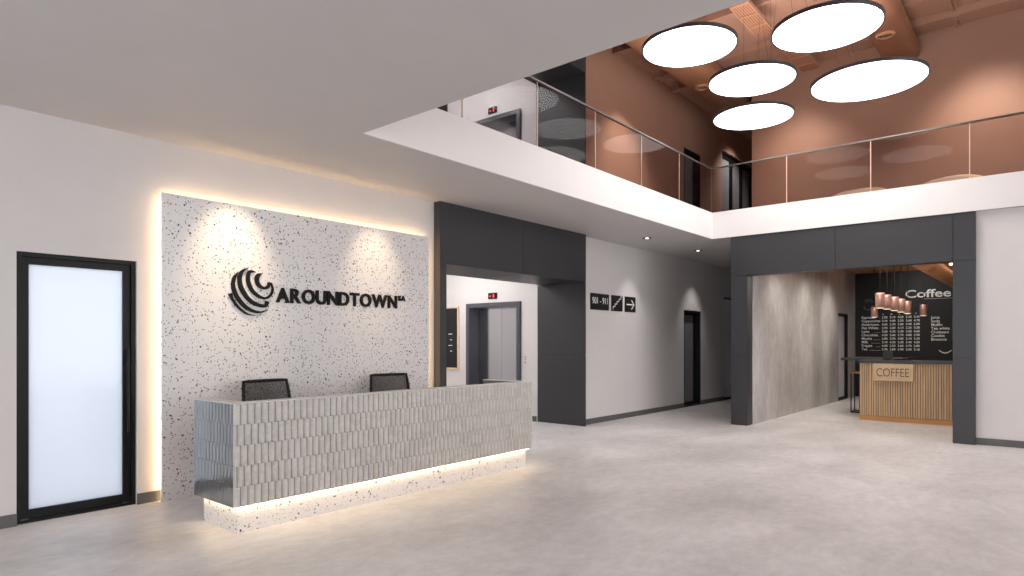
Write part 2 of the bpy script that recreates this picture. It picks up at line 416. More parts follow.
struct('ceiling_cafe', B((11.72, 19.6, 0.6, 4.15, 3.375, CZ)), M['cafe_ceiling'])
struct('wall_beyond_doors', B((13.0, 19.4, 8.0, 8.2, 0, UZ)), M['white'])
# window walls behind the camera
winS = [(-0.6 + i * 2.0, 1.2 + i * 2.0, 0.25, 3.25) for i in range(2)] + [(3.8 + i * 1.9, 5.6 + i * 1.9, 0.25, 6.85) for i in range(4)]
struct('wall_window_side', wall_y(YS - 0.25, YS, XW, XE, 0, UZ, winS), M['white'])
winW = [(-7.4 + i * 2.25, -5.3 + i * 2.25, 0.2, 3.25) for i in range(6)]
struct('wall_rear', wall_x(XW - 0.25, XW, YS, YN, 0, UZ, winW), M['white'])
def window(n, axis, a, b, z0, z1):
    if axis == 'y':
        P = lambda u0, u1, d0, d1, c0, c1: (u0, u1, YS - 0.15 + d0, YS - 0.15 + d1, c0, c1)
    else:
        P = lambda u0, u1, d0, d1, c0, c1: (XW - 0.15 + d0, XW - 0.15 + d1, u0, u1, c0, c1)
    bars = [P(a, a + .06, 0, .06, z0, z1), P(b - .06, b, 0, .06, z0, z1), P(a + .06, b - .06, 0, .06, z0, z0 + .06), P(a + .06, b - .06, 0, .06, z1 - .06, z1), P(a + .06, b - .06, 0, .06, (z0 + z1) / 2 - .03, (z0 + z1) / 2 + .03)]
    o = struct('window_%d' % n, B(*bars), M['black'])
    obj('pane', B(*P(a + .06, b - .06, .025, .035, z0 + .06, z1 - .06)), M['glass'], o)
k = 1
for h in winS: window(k, 'y', *h); k += 1
for h in winW: window(k, 'x', *h); k += 1

# baseboards
def bb(side, boxes): struct('baseboard_' + side, B(*boxes), M['baseboard'])
bb('left', [(XW, 1.372, WY - 0.015, WY, 0, 0.10), (2.27, 5.9, WY - 0.015, WY, 0, 0.10)])
bb('corridor', [(9.53, 13.74, WY - 0.015, WY, 0, 0.10), (14.66, 16.09, WY - 0.015, WY, 0, 0.10)])
bb('right', [(11.535, 11.55, YS, 0.85, 0, 0.10)])
bb('lobby', [(9.485, 9.5, 7.42, 7.74, 0, 0.10), (9.485, 9.5, 9.3, YN, 0, 0.10)])

# ---- lift lobby portal, dark cladding panels over a black core
def cladding(name, core, panels):
    bm = bmesh.new()
    for c in core: box(bm, *c, mi=1)
    for p in panels: box(bm, *p, bev=0.003, mi=0)
    o = struct(name, bm, [M['dark_panel'], M['groove']]); return o
g = 0.006
def portal_clad(name, z0, z1, zb, zj):
    core = [(9.508, 9.525, 6.345, 7.385, z0, z1), (5.995, 6.09, 6.345, 7.32, z0, z1), (6.0, 9.52, 6.345, 7.31, zb + 0.015, z1)]
    P = []
    # right pier, face towards -X, stacked panels
    zs = [z0, zj, zb]
    for a, b in zip(zs, zs[1:]):
        P.append((9.5, 9.53, 6.33, 7.40, a + (g if a > z0 else 0), b - (g if b == zb else 0)))
    for a, b in zip(zs, zs[1:]):
        P.append((5.98, 6.105, 6.33, 7.33, a + (g if a > z0 else 0), b - (g if b == zb else 0)))
    # beam front, two panels, with the underside
    P.append((5.98, 7.76 - g / 2, 6.33, 7.33, zb, z1)); P.append((7.76 + g / 2, 9.53, 6.33, 7.33, zb, z1))
    cladding(name, core, P)
portal_clad('trim_1', 0, CZ, 2.567, 1.265)
portal_clad('trim_2', SZ, UZ, 6.29, 4.886)
struct('trim_3', B((9.47, 9.5, 9.82, YN, SZ, UZ), bev=0.003), M['dark_panel'])
# ---- cafe portal
bm = bmesh.new()
box(bm, 11.465, 11.69, 0.87, 4.44, 2.71, CZ, mi=1)
for y0, y1 in ((0.85, 1.125), (4.165, 4.46)):
    box(bm, 11.465, 11.69, y0 + .015, y1 - .015, 0, 2.7, mi=1)
    for a, b in ((0, 1.262), (1.262 + g, 2.694)): box(bm, 11.45, 11.71, y0, y1, a, b, bev=0.003)
for a, b in ((0.85, 1.125 - g), (1.125, 2.72), (2.72 + g, 4.46)):
    box(bm, 11.45, 11.71, a, b, 2.70, CZ, bev=0.003)
struct('trim_4', bm, [M['dark_panel'], M['groove']])

# ---- doors of the setting
def door_in_y(n, x0, x1, z0, z1, yf, glassmat, leaves=1, stile=0.065, handle=True, frame=0.045, glass_th=0.012, deep=0.0):
    """black framed glass door set in the hole x0..x1; yf = front of the frame"""
    o = struct('door_%d' % n, B((x0, x0 + frame, yf, yf + .11, z0, z1), (x1 - frame, x1, yf, yf + .11, z0, z1), (x0 + frame, x1 - frame, yf, yf + .11, z1 - frame, z1), (x0 + frame, x1 - frame, yf, yf + .11, z0, z0 + 0.025)), M['black'])
    if deep:
        bpy.data.objects.remove(o)
        o = struct('door_%d' % n, B((x0, x0 + frame, yf, yf + deep + .11, z0, z1), (x1 - frame, x1, yf, yf + deep + .11, z0, z1), (x0 + frame, x1 - frame, yf, yf + deep + .11, z1 - frame, z1), (x0 + frame, x1 - frame, yf, yf + deep + .11, z0, z0 + 0.025)), M['black'])
        yf += deep
    wd = (x1 - x0 - 2 * frame) / leaves
    for i in range(leaves):
        a = x0 + frame + i * wd + .0005; b = a + wd - .001
        lf = obj('door_leaf', B((a, a + stile, yf + .03, yf + .08, z0 + .03, z1 - frame - .0003), (b - stile, b, yf + .03, yf + .08, z0 + .03, z1 - frame - .0003), (a + stile, b - stile, yf + .03, yf + .08, z0 + .0255, z0 + .03 + stile * 1.2), (a + stile, b - stile, yf + .03, yf + .08, z1 - frame - .0003 - stile, z1 - frame - .0003), bev=0.002), M['black'], o)
        obj('pane', B(a + stile, b - stile, yf + .05, yf + .05 + glass_th, z0 + .03 + stile * 1.2, z1 - frame - .0003 - stile), glassmat, lf)
        if handle:
            hb = bmesh.new(); hx = b - stile * 0.5
            cyl(hb, (hx, yf - .015, 0.68 + z0), (hx, yf - .015, 1.44 + z0), 0.011)
            for hz in (0.8, 1.3): cyl(hb, (hx, yf - .015, hz + z0), (hx, yf + .035, hz + z0), 0.008)
            obj('handle', hb, M['black'], lf, smooth=False)
    return o
door_in_y(1, 1.372, 2.27, 0, 2.245, WY + 0.03, M['frosted'], stile=0.060, frame=0.035)
door_in_y(2, 13.74, 14.66, 0, 2.235, WY + 0.003, M['dark_glass'], stile=0.05, handle=False, deep=0.10)
door_in_y(3, 16.09, 18.1, 0, 2.66, WY + 0.03, M['backlit_glass'], leaves=2, stile=0.02, frame=0.02, handle=False)
door_in_y(4, 17.74, 18.78, 0, 2.24, 4.15 + 0.004, M['backlit_glass'], stile=0.03, deep=0.02)
door_in_y(5, 13.74, 14.64, SZ, 5.975, WY + 0.003, M['dark_glass'], stile=0.05, handle=False, deep=0.10)
door_in_y(6, 15.97, 18.2, SZ, 6.42, WY + 0.03, M['dark_glass'], leaves=3, stile=0.10, handle=False)

# ---------------------------------------------------------------- lifts
def lift(label, z, zt, disp_label, ya=7.80, yb=9.24):
    t = thing('lift_entrance', label, 'lift', (9.5, (ya + yb) / 2, z))
    x0, x1 = 9.455, 9.80
    obj('door_frame', B((x0, x1 + .0, ya, ya + .085, z, zt), (x0, x1, yb - .085, yb, z, zt), (x0, x1, ya + .085, yb - .085, zt - .085, zt), bev=0.003), M['lift_frame'], t)
    # shallow lining in front of the steel leaves
    ym = (ya + yb) / 2
    for a, b in ((ya + .085, ym - .002), (ym + .002, yb - .085)):
        obj('door_leaf', B(9.76, 9.79, a, b, z + .01, zt - .085, bev=0.0015), M['steel'], t)
    obj('threshold', B(9.44, 9.76, ya + .085, yb - .085, z, z + 0.008), M['steel'], t)
    d = thing('floor_display', disp_label, 'display', (9.48, 8.52, zt + 0.13))
    obj('casing', B(9.478, 9.499, 8.41, 8.64, zt + .075, zt + .195, bev=0.003), M['black'], d)
    # a red digit 1 and an arrow
    bm = fit(text_bm('1', 1, 0.0008, 0.01), 0.025, 0.07)
    on_x(bm, 9.4765, 8.505, zt + 0.10); obj('digit', bm, M['red_led'], d)
    bm = bmesh.new(); vs = [bm.verts.new(p) for p in ((9.4765, 8.60, zt + .115), (9.4765, 8.56, zt + .115), (9.4765, 8.58, zt + .15))]; bm.faces.new(vs)
    r = bmesh.ops.extrude_face_region(bm, geom=bm.faces[:]); bmesh.ops.translate(bm, verts=[v for v in r['geom'] if isinstance(v, bmesh.types.BMVert)], vec=(-0.001, 0, 0))
    obj('arrow', bm, M['red_led'], d)
lift('grey framed steel lift entrance in the ground floor lobby behind the desk', 0, 2.285, 'small black display with red digit above the ground floor lift')
lift('grey framed steel lift entrance upstairs behind the glass balustrade', SZ, 5.99, 'small black display with red digit above the upstairs lift')
# deep reveal of the lift lobby niche is shown by a dark pilaster left of the leaves
def call_panel():
    t = thing('call_panel', 'small white call button panel on the wall right of the ground floor lift', 'switch', (9.5, 7.69, 1.15))
    obj('plate', B(9.49, 9.4995, 7.66, 7.72, 1.06, 1.26, bev=0.003), M['switch_white'], t)
    for i in range(3): obj('button', CY((9.49, 7.69, 1.11 + i * .05), (9.484, 7.69, 1.11 + i * .05), 0.014), M['steel'], t)
call_panel()
# notice board with oak frame
t = thing('notice_board', 'black directory board in a thin oak frame, left of the ground floor lift', 'board', (9.49, 9.95, 0.93))
obj('board_panel', B(9.475, 9.495, 9.5, 10.4, 0.96, 2.21), M['board'], t)
obj('frame', B((9.465, 9.499, 9.465, 9.5, 0.93, 2.24), (9.465, 9.499, 10.4, 10.435, 0.93, 2.24), (9.465, 9.499, 9.5, 10.4, 0.93, 0.96), (9.465, 9.499, 9.5, 10.4, 2.21, 2.24)), M['oak_plain'], t)
for i in range(4): obj('text_line', B(9.4735, 9.4755, 9.66, 9.72 + 0.05 * (i % 2), 1.3 + i * .12, 1.315 + i * .12), M['chalk'], t)
# lobby ceiling lights
for z, lab in ((CZ, 'square luminous ceiling panel above the ground floor lift lobby'), (UZ, 'square luminous ceiling panel above the upstairs lift lobby')):
    t = thing('ceiling_light', lab, 'ceiling light', (7.9, 8.9, z))
    obj('frame', B((7.0, 7.05, 8.0, 9.8, z - .04, z), (8.75, 8.8, 8.0, 9.8, z - .04, z), (7.05, 8.75, 8.0, 8.05, z - .04, z), (7.05, 8.75, 9.75, 9.8, z - .04, z)), M['steel'], t)
    obj('diffuser', B(7.05, 8.75, 8.05, 9.75, z - .03, z - .01), M['panel_light'], t)

# ---------------------------------------------------------------- balustrade
def balustrade(label, axis, stops, fixed, cut=None):
    t = thing('glass_balustrade', label, 'balustrade', (fixed if axis == 'y' else stops[0], stops[0] if axis == 'y' else fixed, SZ))
    def bx(a, b, d0, d1, z0, z1, **k):
        return B(a, b, fixed + d0, fixed + d1, z0, z1, **k) if axis == 'x' else B(fixed + d0, fixed + d1, a, b, z0, z1, **k)
    for a, b in zip(stops, stops[1:]):
        a, b = min(a, b), max(a, b)
        obj('glass_pane', bx(a + .006, b - .006, .03, .042, SZ, 4.70), M['rail_glass'], t)
    for s in stops[1:-1]:
        obj('joint', bx(s - .006, s + .006, .03, .042, SZ, 4.70), M['glass_edge'], t)
    a, b = min(stops[0], stops[-1]), max(stops[0], stops[-1])
    obj('handrail', bx(a, b, .018, .054, 4.70, 4.725, bev=0.003), M['chrome'], t)
balustrade('frameless glass balustrade with thin steel rail along the left gallery edge', 'x', [OX - 1.3 + i * 1.305 for i in range(7)] + [FX + .016], FY)
balustrade('frameless glass balustrade with thin steel rail along the gallery edge above the cafe', 'y', [FY + .03] + [3.49 - i * 1.285 for i in range(6)], FX)

# ---------------------------------------------------------------- terrazzo feature panel
PX0, PX1, PZ = 2.457, 5.815, 2.905
PF = 6.37
t = thing('feature_panel', 'tall white terrazzo wall panel with warm glowing edges behind the desk', 'wall panel', ((PX0 + PX1) / 2, PF, 0))
obj('slab', B(PX0, PX1, PF, PF + 0.025, 0, PZ), M['terrazzo'], t)
obj('carrier', B(PX0 + .06, PX1 - .06, PF + .025, WY - 0.002, 0.10, PZ - .06), M['white'], t)
obj('led_strip', B(PX0 + .045, PX0 + .059, PF + .03, PF + .055, 0.0, PZ - .05), M['led'], t)
obj('led_strip', B(PX1 - .059, PX1 - .045, PF + .03, PF + .055, 0.0, PZ - .05), M['led'], t)
obj('led_strip', B(PX0 + .06, PX1 - .06, PF + .03, PF + .055, PZ - .059, PZ - .045), M['led'], t)

# logo: emblem of curved strokes and the raised letters
t = thing('company_logo', 'black raised company logo and name on the terrazzo panel', 'sign', (3.1, PF, 1.95))
def ray_on(u, v, Y):
    cf, sf = math.cos(TH), math.sin(TH)
    a = (u - CX) / F_PX; b = (HZ - v) / F_PX
    rx, ry = cf + a * sf, sf - a * cf
    s = Y / ry; return rx * s, EYE + b * s
strokes = [
 [(415,118,8),(372,140,42),(362,195,44),(388,245,40),(440,270,30),(478,250,34),(488,208,22)],
 [(335,102,14),(292,98,34),(272,140,40),(276,210,42),(312,290,38),(370,345,34),(440,372,26),(498,345,26),(524,285,22),(508,212,8)],
 [(268,62,4),(212,95,30),(184,165,44),(198,255,46),(248,345,44),(318,415,42),(400,448,40),(452,448,34),(470,405,46)],
 [(172,102,4),(132,155,28),(118,235,38),(142,325,42),(192,405,42),(258,470,38),(335,508,30),(405,515,20),(472,490,4)],
 [(88,322,40),(108,378,22),(150,440,22),(208,497,20),(268,536,14),(345,550,3)]]
def smooth_path(P, n=6):
    out = []
    for i in range(len(P) - 1):
        p0 = P[max(i - 1, 0)]; p1 = P[i]; p2 = P[i + 1]; p3 = P[min(i + 2, len(P) - 1)]
        for k in range(n):
            s = k / n
            out.append(tuple(0.5 * ((2 * b) + (c - a) * s + (2 * a - 5 * b + 4 * c - d) * s * s + (3 * b - a - 3 * c + d) * s ** 3) for a, b, c, d in zip(p0, p1, p2, p3)))
    out.append(P[-1]); return out
emb = bmesh.new()
for st in strokes:
    pts = []
    for (a, b, wd) in smooth_path(st):
        x, z = ray_on(222 + a / 10.28, 262 + b / 10.28, PF - 0.02); pts.append((x, z, wd / 10.28 * 0.0092))
    L, R = [], []
    for i, (x, z, wd) in enumerate(pts):
        q0 = pts[max(i - 1, 0)]; q1 = pts[min(i + 1, len(pts) - 1)]
        d = Vector((q1[0] - q0[0], q1[1] - q0[1])).normalized(); n = Vector((-d.y, d.x)) * max(wd, 0.002) / 2
        L.append((x + n.x, z + n.y)); R.append((x - n.x, z - n.y))
    for i in range(len(pts) - 1):
        ring = [L[i], L[i + 1], R[i + 1], R[i]]
        f = [emb.verts.new((p[0], PF - .025, p[1])) for p in ring]; b_ = [emb.verts.new((p[0], PF - .001, p[1])) for p in ring]
        emb.faces.new(f); emb.faces.new(b_)
        for k2 in range(4): emb.faces.new((f[k2], f[(k2 + 1) % 4], b_[(k2 + 1) % 4], b_[k2]))
bmesh.ops.remove_doubles(emb, verts=emb.verts, dist=0.0004)
obj('emblem', emb, M['letter_black'], t)
xs0, z0 = ray_on(275.5, 302.3, PF); xs1, z1_ = ray_on(396.2, 307.6, PF)
_, ztop = ray_on(396.2, 295.2, PF)
ZB = (z0 + z1_) / 2; CAP = 0.158
print('logo', xs0, z0, xs1, z1_, ztop)
letters = []
for ch in 'AROUNDTOWN':
    bm = text_bm(ch, 0.215, 0.012, 0.0062, 0.95); letters.append((ch, bm, bounds(bm)))
gap = 0.014
tot = sum(b[2][1] - b[2][0] for b in letters) + gap * 9
sc = (xs1 - xs0) / tot
x = xs0
for ch, bm, (a, b, c, d) in letters:
    base_c = c if ch not in 'OU' else 0.0
    for v in bm.verts:
        v.co.x = (v.co.x - a) * sc; v.co.y = v.co.y * (CAP / 0.157)
    on_y(bm, x, PF - .013, ZB)
    obj('letter', bm, M['letter_black'], t); x += (b - a + gap) * sc
x += 0.012
for ch in 'SA':
    bm = text_bm(ch, 0.088, 0.010, 0.003); a, b, c, d = bounds(bm)
    for v in bm.verts: v.co.x -= a
    on_y(bm, x, PF - .011, ZB + CAP - 0.062); obj('letter', bm, M['letter_black'], t); x += b - a + 0.006

# ---------------------------------------------------------------- reception desk
DX0, DX1, DY0, DY1, DZ0, DZ1 = 2.372, 6.055, 4.805, 5.50, 0.218, 1.018
t = thing('reception_desk', 'long reception desk clad in grey fluted tiles on a glowing terrazzo plinth', 'desk', ((DX0 + DX1) / 2, (DY0 + DY1) / 2, 0))
TW, TR = 0.0578, 0.16
def tiles(bm, length, place, seed=1, wid=TW, bulge=0.021):
    """rows of convex tiles over a length; place(s, depth, z) -> point"""
    rnd = random.Random(seed)
    for r in range(5):
        za = DZ0 + r * TR; zb = za + TR
        s = -(wid / 2 if r % 2 else 0)
        while s < length - 0.003:
            a, b = max(s, 0) + .0015, min(s + wid, length) - .0015
            if b - a > 0.008:
                tilt = rnd.uniform(-.0012, .0012); n = 8; cols = []
                for i in range(n + 1):
                    u = i / n; full = ((a + (b - a) * u) - s) / wid
                    h = bulge * math.sin(PI * min(max(full, 0), 1)) ** 0.8 + 0.001 + tilt * (u - .5)
                    q = a + (b - a) * u
                    cols.append([bm.verts.new(place(q, -0.004, za + .0003)), bm.verts.new(place(q, h, za + .0009)), bm.verts.new(place(q, h, zb - .0009)), bm.verts.new(place(q, -0.004, zb - .0003))])
                for c0, c1 in zip(cols, cols[1:]):
                    for j in range(3):
                        f = bm.faces.new((c0[j], c1[j], c1[j + 1], c0[j + 1])); f.smooth = False
                for c in (cols[0], cols[-1]): bm.faces.new(c)
            s += wid
def keep_smooth(name, bm, mat, parent):
    flags = None
    o = obj(name, bm, mat, parent); return o
I = 0.016
bm = bmesh.new(); tiles(bm, DX1 - DX0, lambda s, d, z: (DX0 + s, DY0 + I - d - .006, z), 1); obj('front_tiling', bm, M['tile'], t)
bm = bmesh.new(); tiles(bm, DY1 - DY0 - I, lambda s, d, z: (DX0 + I - d - .012, DY0 + I + s, z), 2, 0.0565, 0.0016); obj('side_tiling', bm, M['tile_gloss'], t)
bm = bmesh.new(); tiles(bm, DY1 - DY0 - I, lambda s, d, z: (DX1 - I + d + .012, DY0 + I + s, z), 3, 0.0565, 0.0016); obj('side_tiling', bm, M['tile_gloss'], t)
TH_ = 0.12
obj('core', B((DX0 + .006, DX1 - .006, DY0 + .006, DY0 + TH_, DZ0, DZ1), (DX0 + .006, DX0 + TH_, DY0 + TH_, DY1 - .004, DZ0, DZ1), (DX1 - TH_, DX1 - .006, DY0 + TH_, DY1 - .004, DZ0, DZ1)), M['grout'], t)
bm = bmesh.new(); 
obj('top_cap', B((DX0 - .0, DX1 + .0, DY0 - .0, DY0 + TH_ + .004, DZ1, DZ1 + .008), (DX0, DX0 + TH_ + .004, DY0 + TH_ + .004, DY1, DZ1, DZ1 + .008), (DX1 - TH_ - .004, DX1, DY0 + TH_ + .004, DY1, DZ1, DZ1 + .008)), M['cap'], t)
obj('worktop', B(DX0 + TH_, DX1 - TH_, DY0 + TH_, DY1 - 0.06, 0.71, 0.74, bev=0.003), M['cap'], t)
obj('plinth', B(2.428, 6.008, 4.863, 5.44, 0, 0.2), M['terrazzo_fine'], t)
obj('led_strip', B((2.40, 6.03, 4.832, 4.844, 0.206, 0.217), (2.40, 2.412, 4.845, 5.44, 0.206, 0.217), (6.02, 6.032, 4.845, 5.44, 0.206, 0.217)), M['led_desk'], t)

# ---------------------------------------------------------------- office chairs
def office_chair(label, loc, rz, group):
    t = thing('office_chair', label, 'chair', loc, group)
    def P(name, bm, mat, parent=None, smooth=False):
        o = obj(name, bm, mat, None, smooth); o.parent = parent or t; return o
    # local frame: the sitter looks towards -Y
    bm = bmesh.new(); box(bm, -.25, .25, -.26, .22, .44, .51, bev=0.03); P('seat', bm, M['black_matte'])
    def back(u, v):      # u -1..1, v 0..1
        wd = 0.248 + 0.02 * math.sin(PI * v)
        return Vector((u * wd, 0.23 + 0.09 * v - 0.04 * (1 - u * u) * -1, 0.53 + 0.575 * v))
    bm = bmesh.new(); n = 10; G = [[bm.verts.new(back(-1 + 2 * i / n, j / n)) for i in range(n + 1)] for j in range(n + 1)]
    for j in range(n):
        for i in range(n): bm.faces.new((G[j][i], G[j][i + 1], G[j + 1][i + 1], G[j + 1][i]))
    r = bmesh.ops.extrude_face_region(bm, geom=bm.faces[:]); bmesh.ops.translate(bm, verts=[v for v in r['geom'] if isinstance(v, bmesh.types.BMVert)], vec=(0, 0.006, 0))
    P('backrest', bm, M['chair_mesh'])
    bm = bmesh.new()
    loop = [back(-1, j / 8) for j in range(9)] + [back(-1 + 2 * i / 8, 1) for i in range(1, 9)] + [back(1, 1 - j / 8) for j in range(1, 9)] + [back(1 - 2 * i / 8, 0) for i in range(1, 9)]
    tube(bm, loop, 0.017, 8)
    P('back_frame', bm, M['black'], smooth=True)
    bm = bmesh.new(); tube(bm, [(0, .08, .42), (0, .25, .43), (0, .31, .55), (0, .33, .75)], 0.025, 8); P('back_support', bm, M['black'], smooth=True)
    for s in (-1, 1):
        bm = bmesh.new(); tube(bm, [(s * .24, .05, .45), (s * .30, .05, .46), (s * .30, .05, .66)], 0.014, 8); box(bm, s * .30 - .035, s * .30 + .035, -.12, .14, .66, .69, bev=0.01)
        P('armrest', bm, M['black_matte'])
    P('gas_column', CY((0, 0, .10), (0, 0, .44), 0.03), M['black'])
    bm = bmesh.new()
    for k_ in range(5):
        a = 2 * PI * k_ / 5 + .3; tube(bm, [(0, 0, .13), (.15 * math.cos(a), .15 * math.sin(a), .11), (.30 * math.cos(a), .30 * math.sin(a), .075)], 0.02, 8)
    P('star_base', bm, M['black'])
    for k_ in range(5):
        a = 2 * PI * k_ / 5 + .3; c = Vector((.30 * math.cos(a), .30 * math.sin(a), .03)); d = Vector((-math.sin(a), math.cos(a), 0)) * .022
        P('caster', CY(c - d, c + d, 0.03, seg=16), M['rubber'])
    t.rotation_euler.z = rz
    return t
office_chair('black mesh office chair behind the desk, under the logo emblem', (3.385, 5.80, 0), math.radians(6), 'office chairs behind the desk')
office_chair('black mesh office chair behind the desk, under the end of the company name', (4.905, 5.80, 0), math.radians(-6), 'office chairs behind the desk')

# ---------------------------------------------------------------- corridor signs
def sign(label, x0, x1, art):
    t = thing('wall_sign', label, 'sign', ((x0 + x1) / 2, WY, 2.1), 'black direction signs on the corridor wall')
    obj('plate', B(x0, x1, WY - .015, WY - .001, 2.097, 2.40, bev=0.002), M['sign_black'], t)
    obj('symbol', art, M['chalk'], t)
on = WY - .0165
sign('black wall sign with the room numbers 901 to 911', 9.845, 10.475, on_y(fit(text_bm('901 - 911', 1, 0.0012), 0.53, 0.12), 9.895, on, 2.21))
def ybox(bm, pts, wd):
    for (a, b), (c, d) in zip(pts, pts[1:]):
        D = Vector((c - a, d - b)); n = Vector((-D.y, D.x)).normalized() * wd / 2; e = D.normalized() * wd / 2
        q = [(a - e.x + n.x, b - e.y + n.y), (c + e.x + n.x, d + e.y + n.y), (c + e.x - n.x, d + e.y - n.y), (a - e.x - n.x, b - e.y - n.y)]
        f = [bm.verts.new((p[0], on - .001, p[1])) for p in q]; k_ = [bm.verts.new((p[0], on + .001, p[1])) for p in q]
        bm.faces.new(f); bm.faces.new(k_)
        for j in range(4): bm.faces.new((f[j], f[(j + 1) % 4], k_[(j + 1) % 4], k_[j]))
bm = bmesh.new(); px, pz = 10.62, 2.135; pts = [(px, pz), (px, pz + .05)]
for i in range(4):
    px += .072; pts.append((px, pts[-1][1])); pts.append((px, pts[-1][1] + .050))
ybox(bm, pts[:-1] + [(px, pts[-1][1]), (px + .04, pts[-1][1])], 0.014)
sign('black wall sign with a white staircase symbol, middle of the three', 10.57, 10.98, bm)
bm = bmesh.new(); ybox(bm, [(11.14, 2.245), (11.42, 2.245)], 0.022); ybox(bm, [(11.33, 2.33), (11.42, 2.245), (11.33, 2.16)], 0.022)
sign('black wall sign with a white arrow pointing right', 11.075, 11.49, bm)

# downlights in the ceiling above the corridor mouth
for x, y, lab in ((10.564, 5.681, 'small recessed round downlight in the ceiling above the wall signs'), (12.694, 5.644, 'small recessed round downlight in the ceiling just left of the cafe portal')):
    t = thing('downlight', lab, 'downlight', (x, y, CZ), 'recessed downlights by the corridor')
    bm = bmesh.new(); lathe(bm, [(0.085, 0), (0.09, -.006), (0.07, -.008), (0.062, -.002)], (x, y, CZ), 28); obj('trim_ring', bm, M['black'], t, smooth=True)
    obj('bulb', CY((x, y, CZ - .009), (x, y, CZ - .003), 0.03), M['spot_bulb'], t)

# ---------------------------------------------------------------- disc lamps
discs = [(9.22, 4.243, .709, 'large round flat disc lamp, nearest the lower ceiling edge'),
         (9.959, 2.486, .742, 'large round flat disc lamp at the top, farthest right but one'),
         (11.094, 3.96, .724, 'round flat disc lamp in the middle of the cluster'),
         (12.459, 2.444, .911, 'widest round flat disc lamp, rightmost of the cluster'),
         (12.909, 4.583, .77, 'lowest-looking round flat disc lamp, above the gallery corner')]
for x, y, r, lab in discs:
    x, y, r, z = x * .82, y * .82, r * .82, 5.19
    t = thing('disc_lamp', lab, 'pendant lamp', (x, y, z), 'five disc lamps hanging in the atrium')
    bm = bmesh.new(); lathe(bm, [(r - .03, 0.046), (r, 0.042), (r, 0.0), (r - .008, -.002), (r - .02, 0.001), (r - .02, 0.02)], (x, y, z), 72); obj('rim', bm, M['lift_frame'], t)
    obj('diffuser', CY((x, y, z + .002), (x, y, z + .018), r - .021, seg=72), M['disc'], t)
    obj('ceiling_fill', CY((x, y, z + .044), (x, y, z + .052), r * .8, seg=48), M['disc_fill'], t)  # glowing top added to light the ceiling, not a seen lamp part
    ty, dys = {2: (2.60, (.10, .10, .35)), 3: (3.35, (-.05, -.05, -.25)), 4: (3.48, (-.08, -.08, -.30)), 0: (3.25, (0, 0, -.25))}[2 if y < 2.3 else 3 if x < 8 else 4 if x > 10 else 0]
    for k_ in range(3):
        cx_ = x + (-.30, .30, 0)[k_]
        obj('suspension_wire', CY((cx_, y + dys[k_], z + .07), (cx_, ty, UZ - .002), 0.003, seg=6), M['steel'], t)

# ---------------------------------------------------------------- upper ceiling services
def hvent(parent, x, y, z, r=0.2):
    bm = bmesh.new(); lathe(bm, [(r, 0.03), (r, 0.0), (r * .8, -.02), (r * .78, 0.02)], (x, y, z), 28)
    v = obj('round_vent', bm, M['copper_gloss'], parent, smooth=False)
    bm = bmesh.new()
    for q in (.62, .38): lathe(bm, [(r * q, 0.0), (r * (q - .12), -.012), (r * (q - .13), 0.0)], (x, y, z), 28)
    obj('louvre', bm, M['slat_gap'], v)
    return v
def duct(label, x0, x1, y, z, ry, rz, vents):
    t = thing('air_duct', label, 'duct', (x0, y, z))
    bm = bmesh.new(); n = 32; R0, R1 = [], []
    for k_ in range(n):
        a = 2 * PI * k_ / n; c, s = math.cos(a), math.sin(a)
        e = 0.75; yy = y + ry * math.copysign(abs(c) ** e, c); zz = z + rz * math.copysign(abs(s) ** e, s)
        R0.append(bm.verts.new((x0, yy, zz))); R1.append(bm.verts.new((x1, yy, zz)))
    for k_ in range(n): bm.faces.new((R0[k_], R0[(k_ + 1) % n], R1[(k_ + 1) % n], R1[k_]))
    bm.faces.new(R0); bm.faces.new(R1)
    d = obj('duct_shell', bm, M['copper_gloss'], t)
    for p in d.data.polygons: p.use_smooth = len(p.vertices) == 4
    for vx in vents: hvent(t, vx, y, z - rz - .008, 0.15)
    x = x0 + 1.1
    while x < x1:
        bm = bmesh.new(); tube(bm, [(x, y + math.cos(2 * PI * k_ / 24) * (ry + .008), z + math.sin(2 * PI * k_ / 24) * (rz + .008)) for k_ in range(25)], 0.008, 6)
        obj('flange', bm, M['copper_gloss'], t); x += 1.9
    for hx in (x0 + 1.0, x0 + 3.5, x0 + 6.0):
        if hx < x1 and z + rz < UZ - .02: obj('hanger_rod', CY((hx, y, z + rz - .01), (hx, y, UZ), 0.008, seg=8), M['copper'], t)
    return t
duct('thick terracotta air duct along the left gallery wall, behind the nearest disc lamp', 5.5, 14.05, 5.38, 6.87, .36, .24, (12.28,))
duct('terracotta air duct running into the right wall behind the rightmost disc lamps', 5.5, 13.82, 2.14, 6.90, .29, .24, (12.25,))
# ceiling beams across (one thing each)
for x, zz, lab in ((9.0, 7.0, 'nearest'), (10.6, 7.03, 'second'), (12.2, 7.03, 'third'), (13.1, 7.03, 'last')):
    o = struct('trim_%d' % (5 + int(x)), B(x, x + .07, YS, 6.44, zz, UZ), M['copper'])
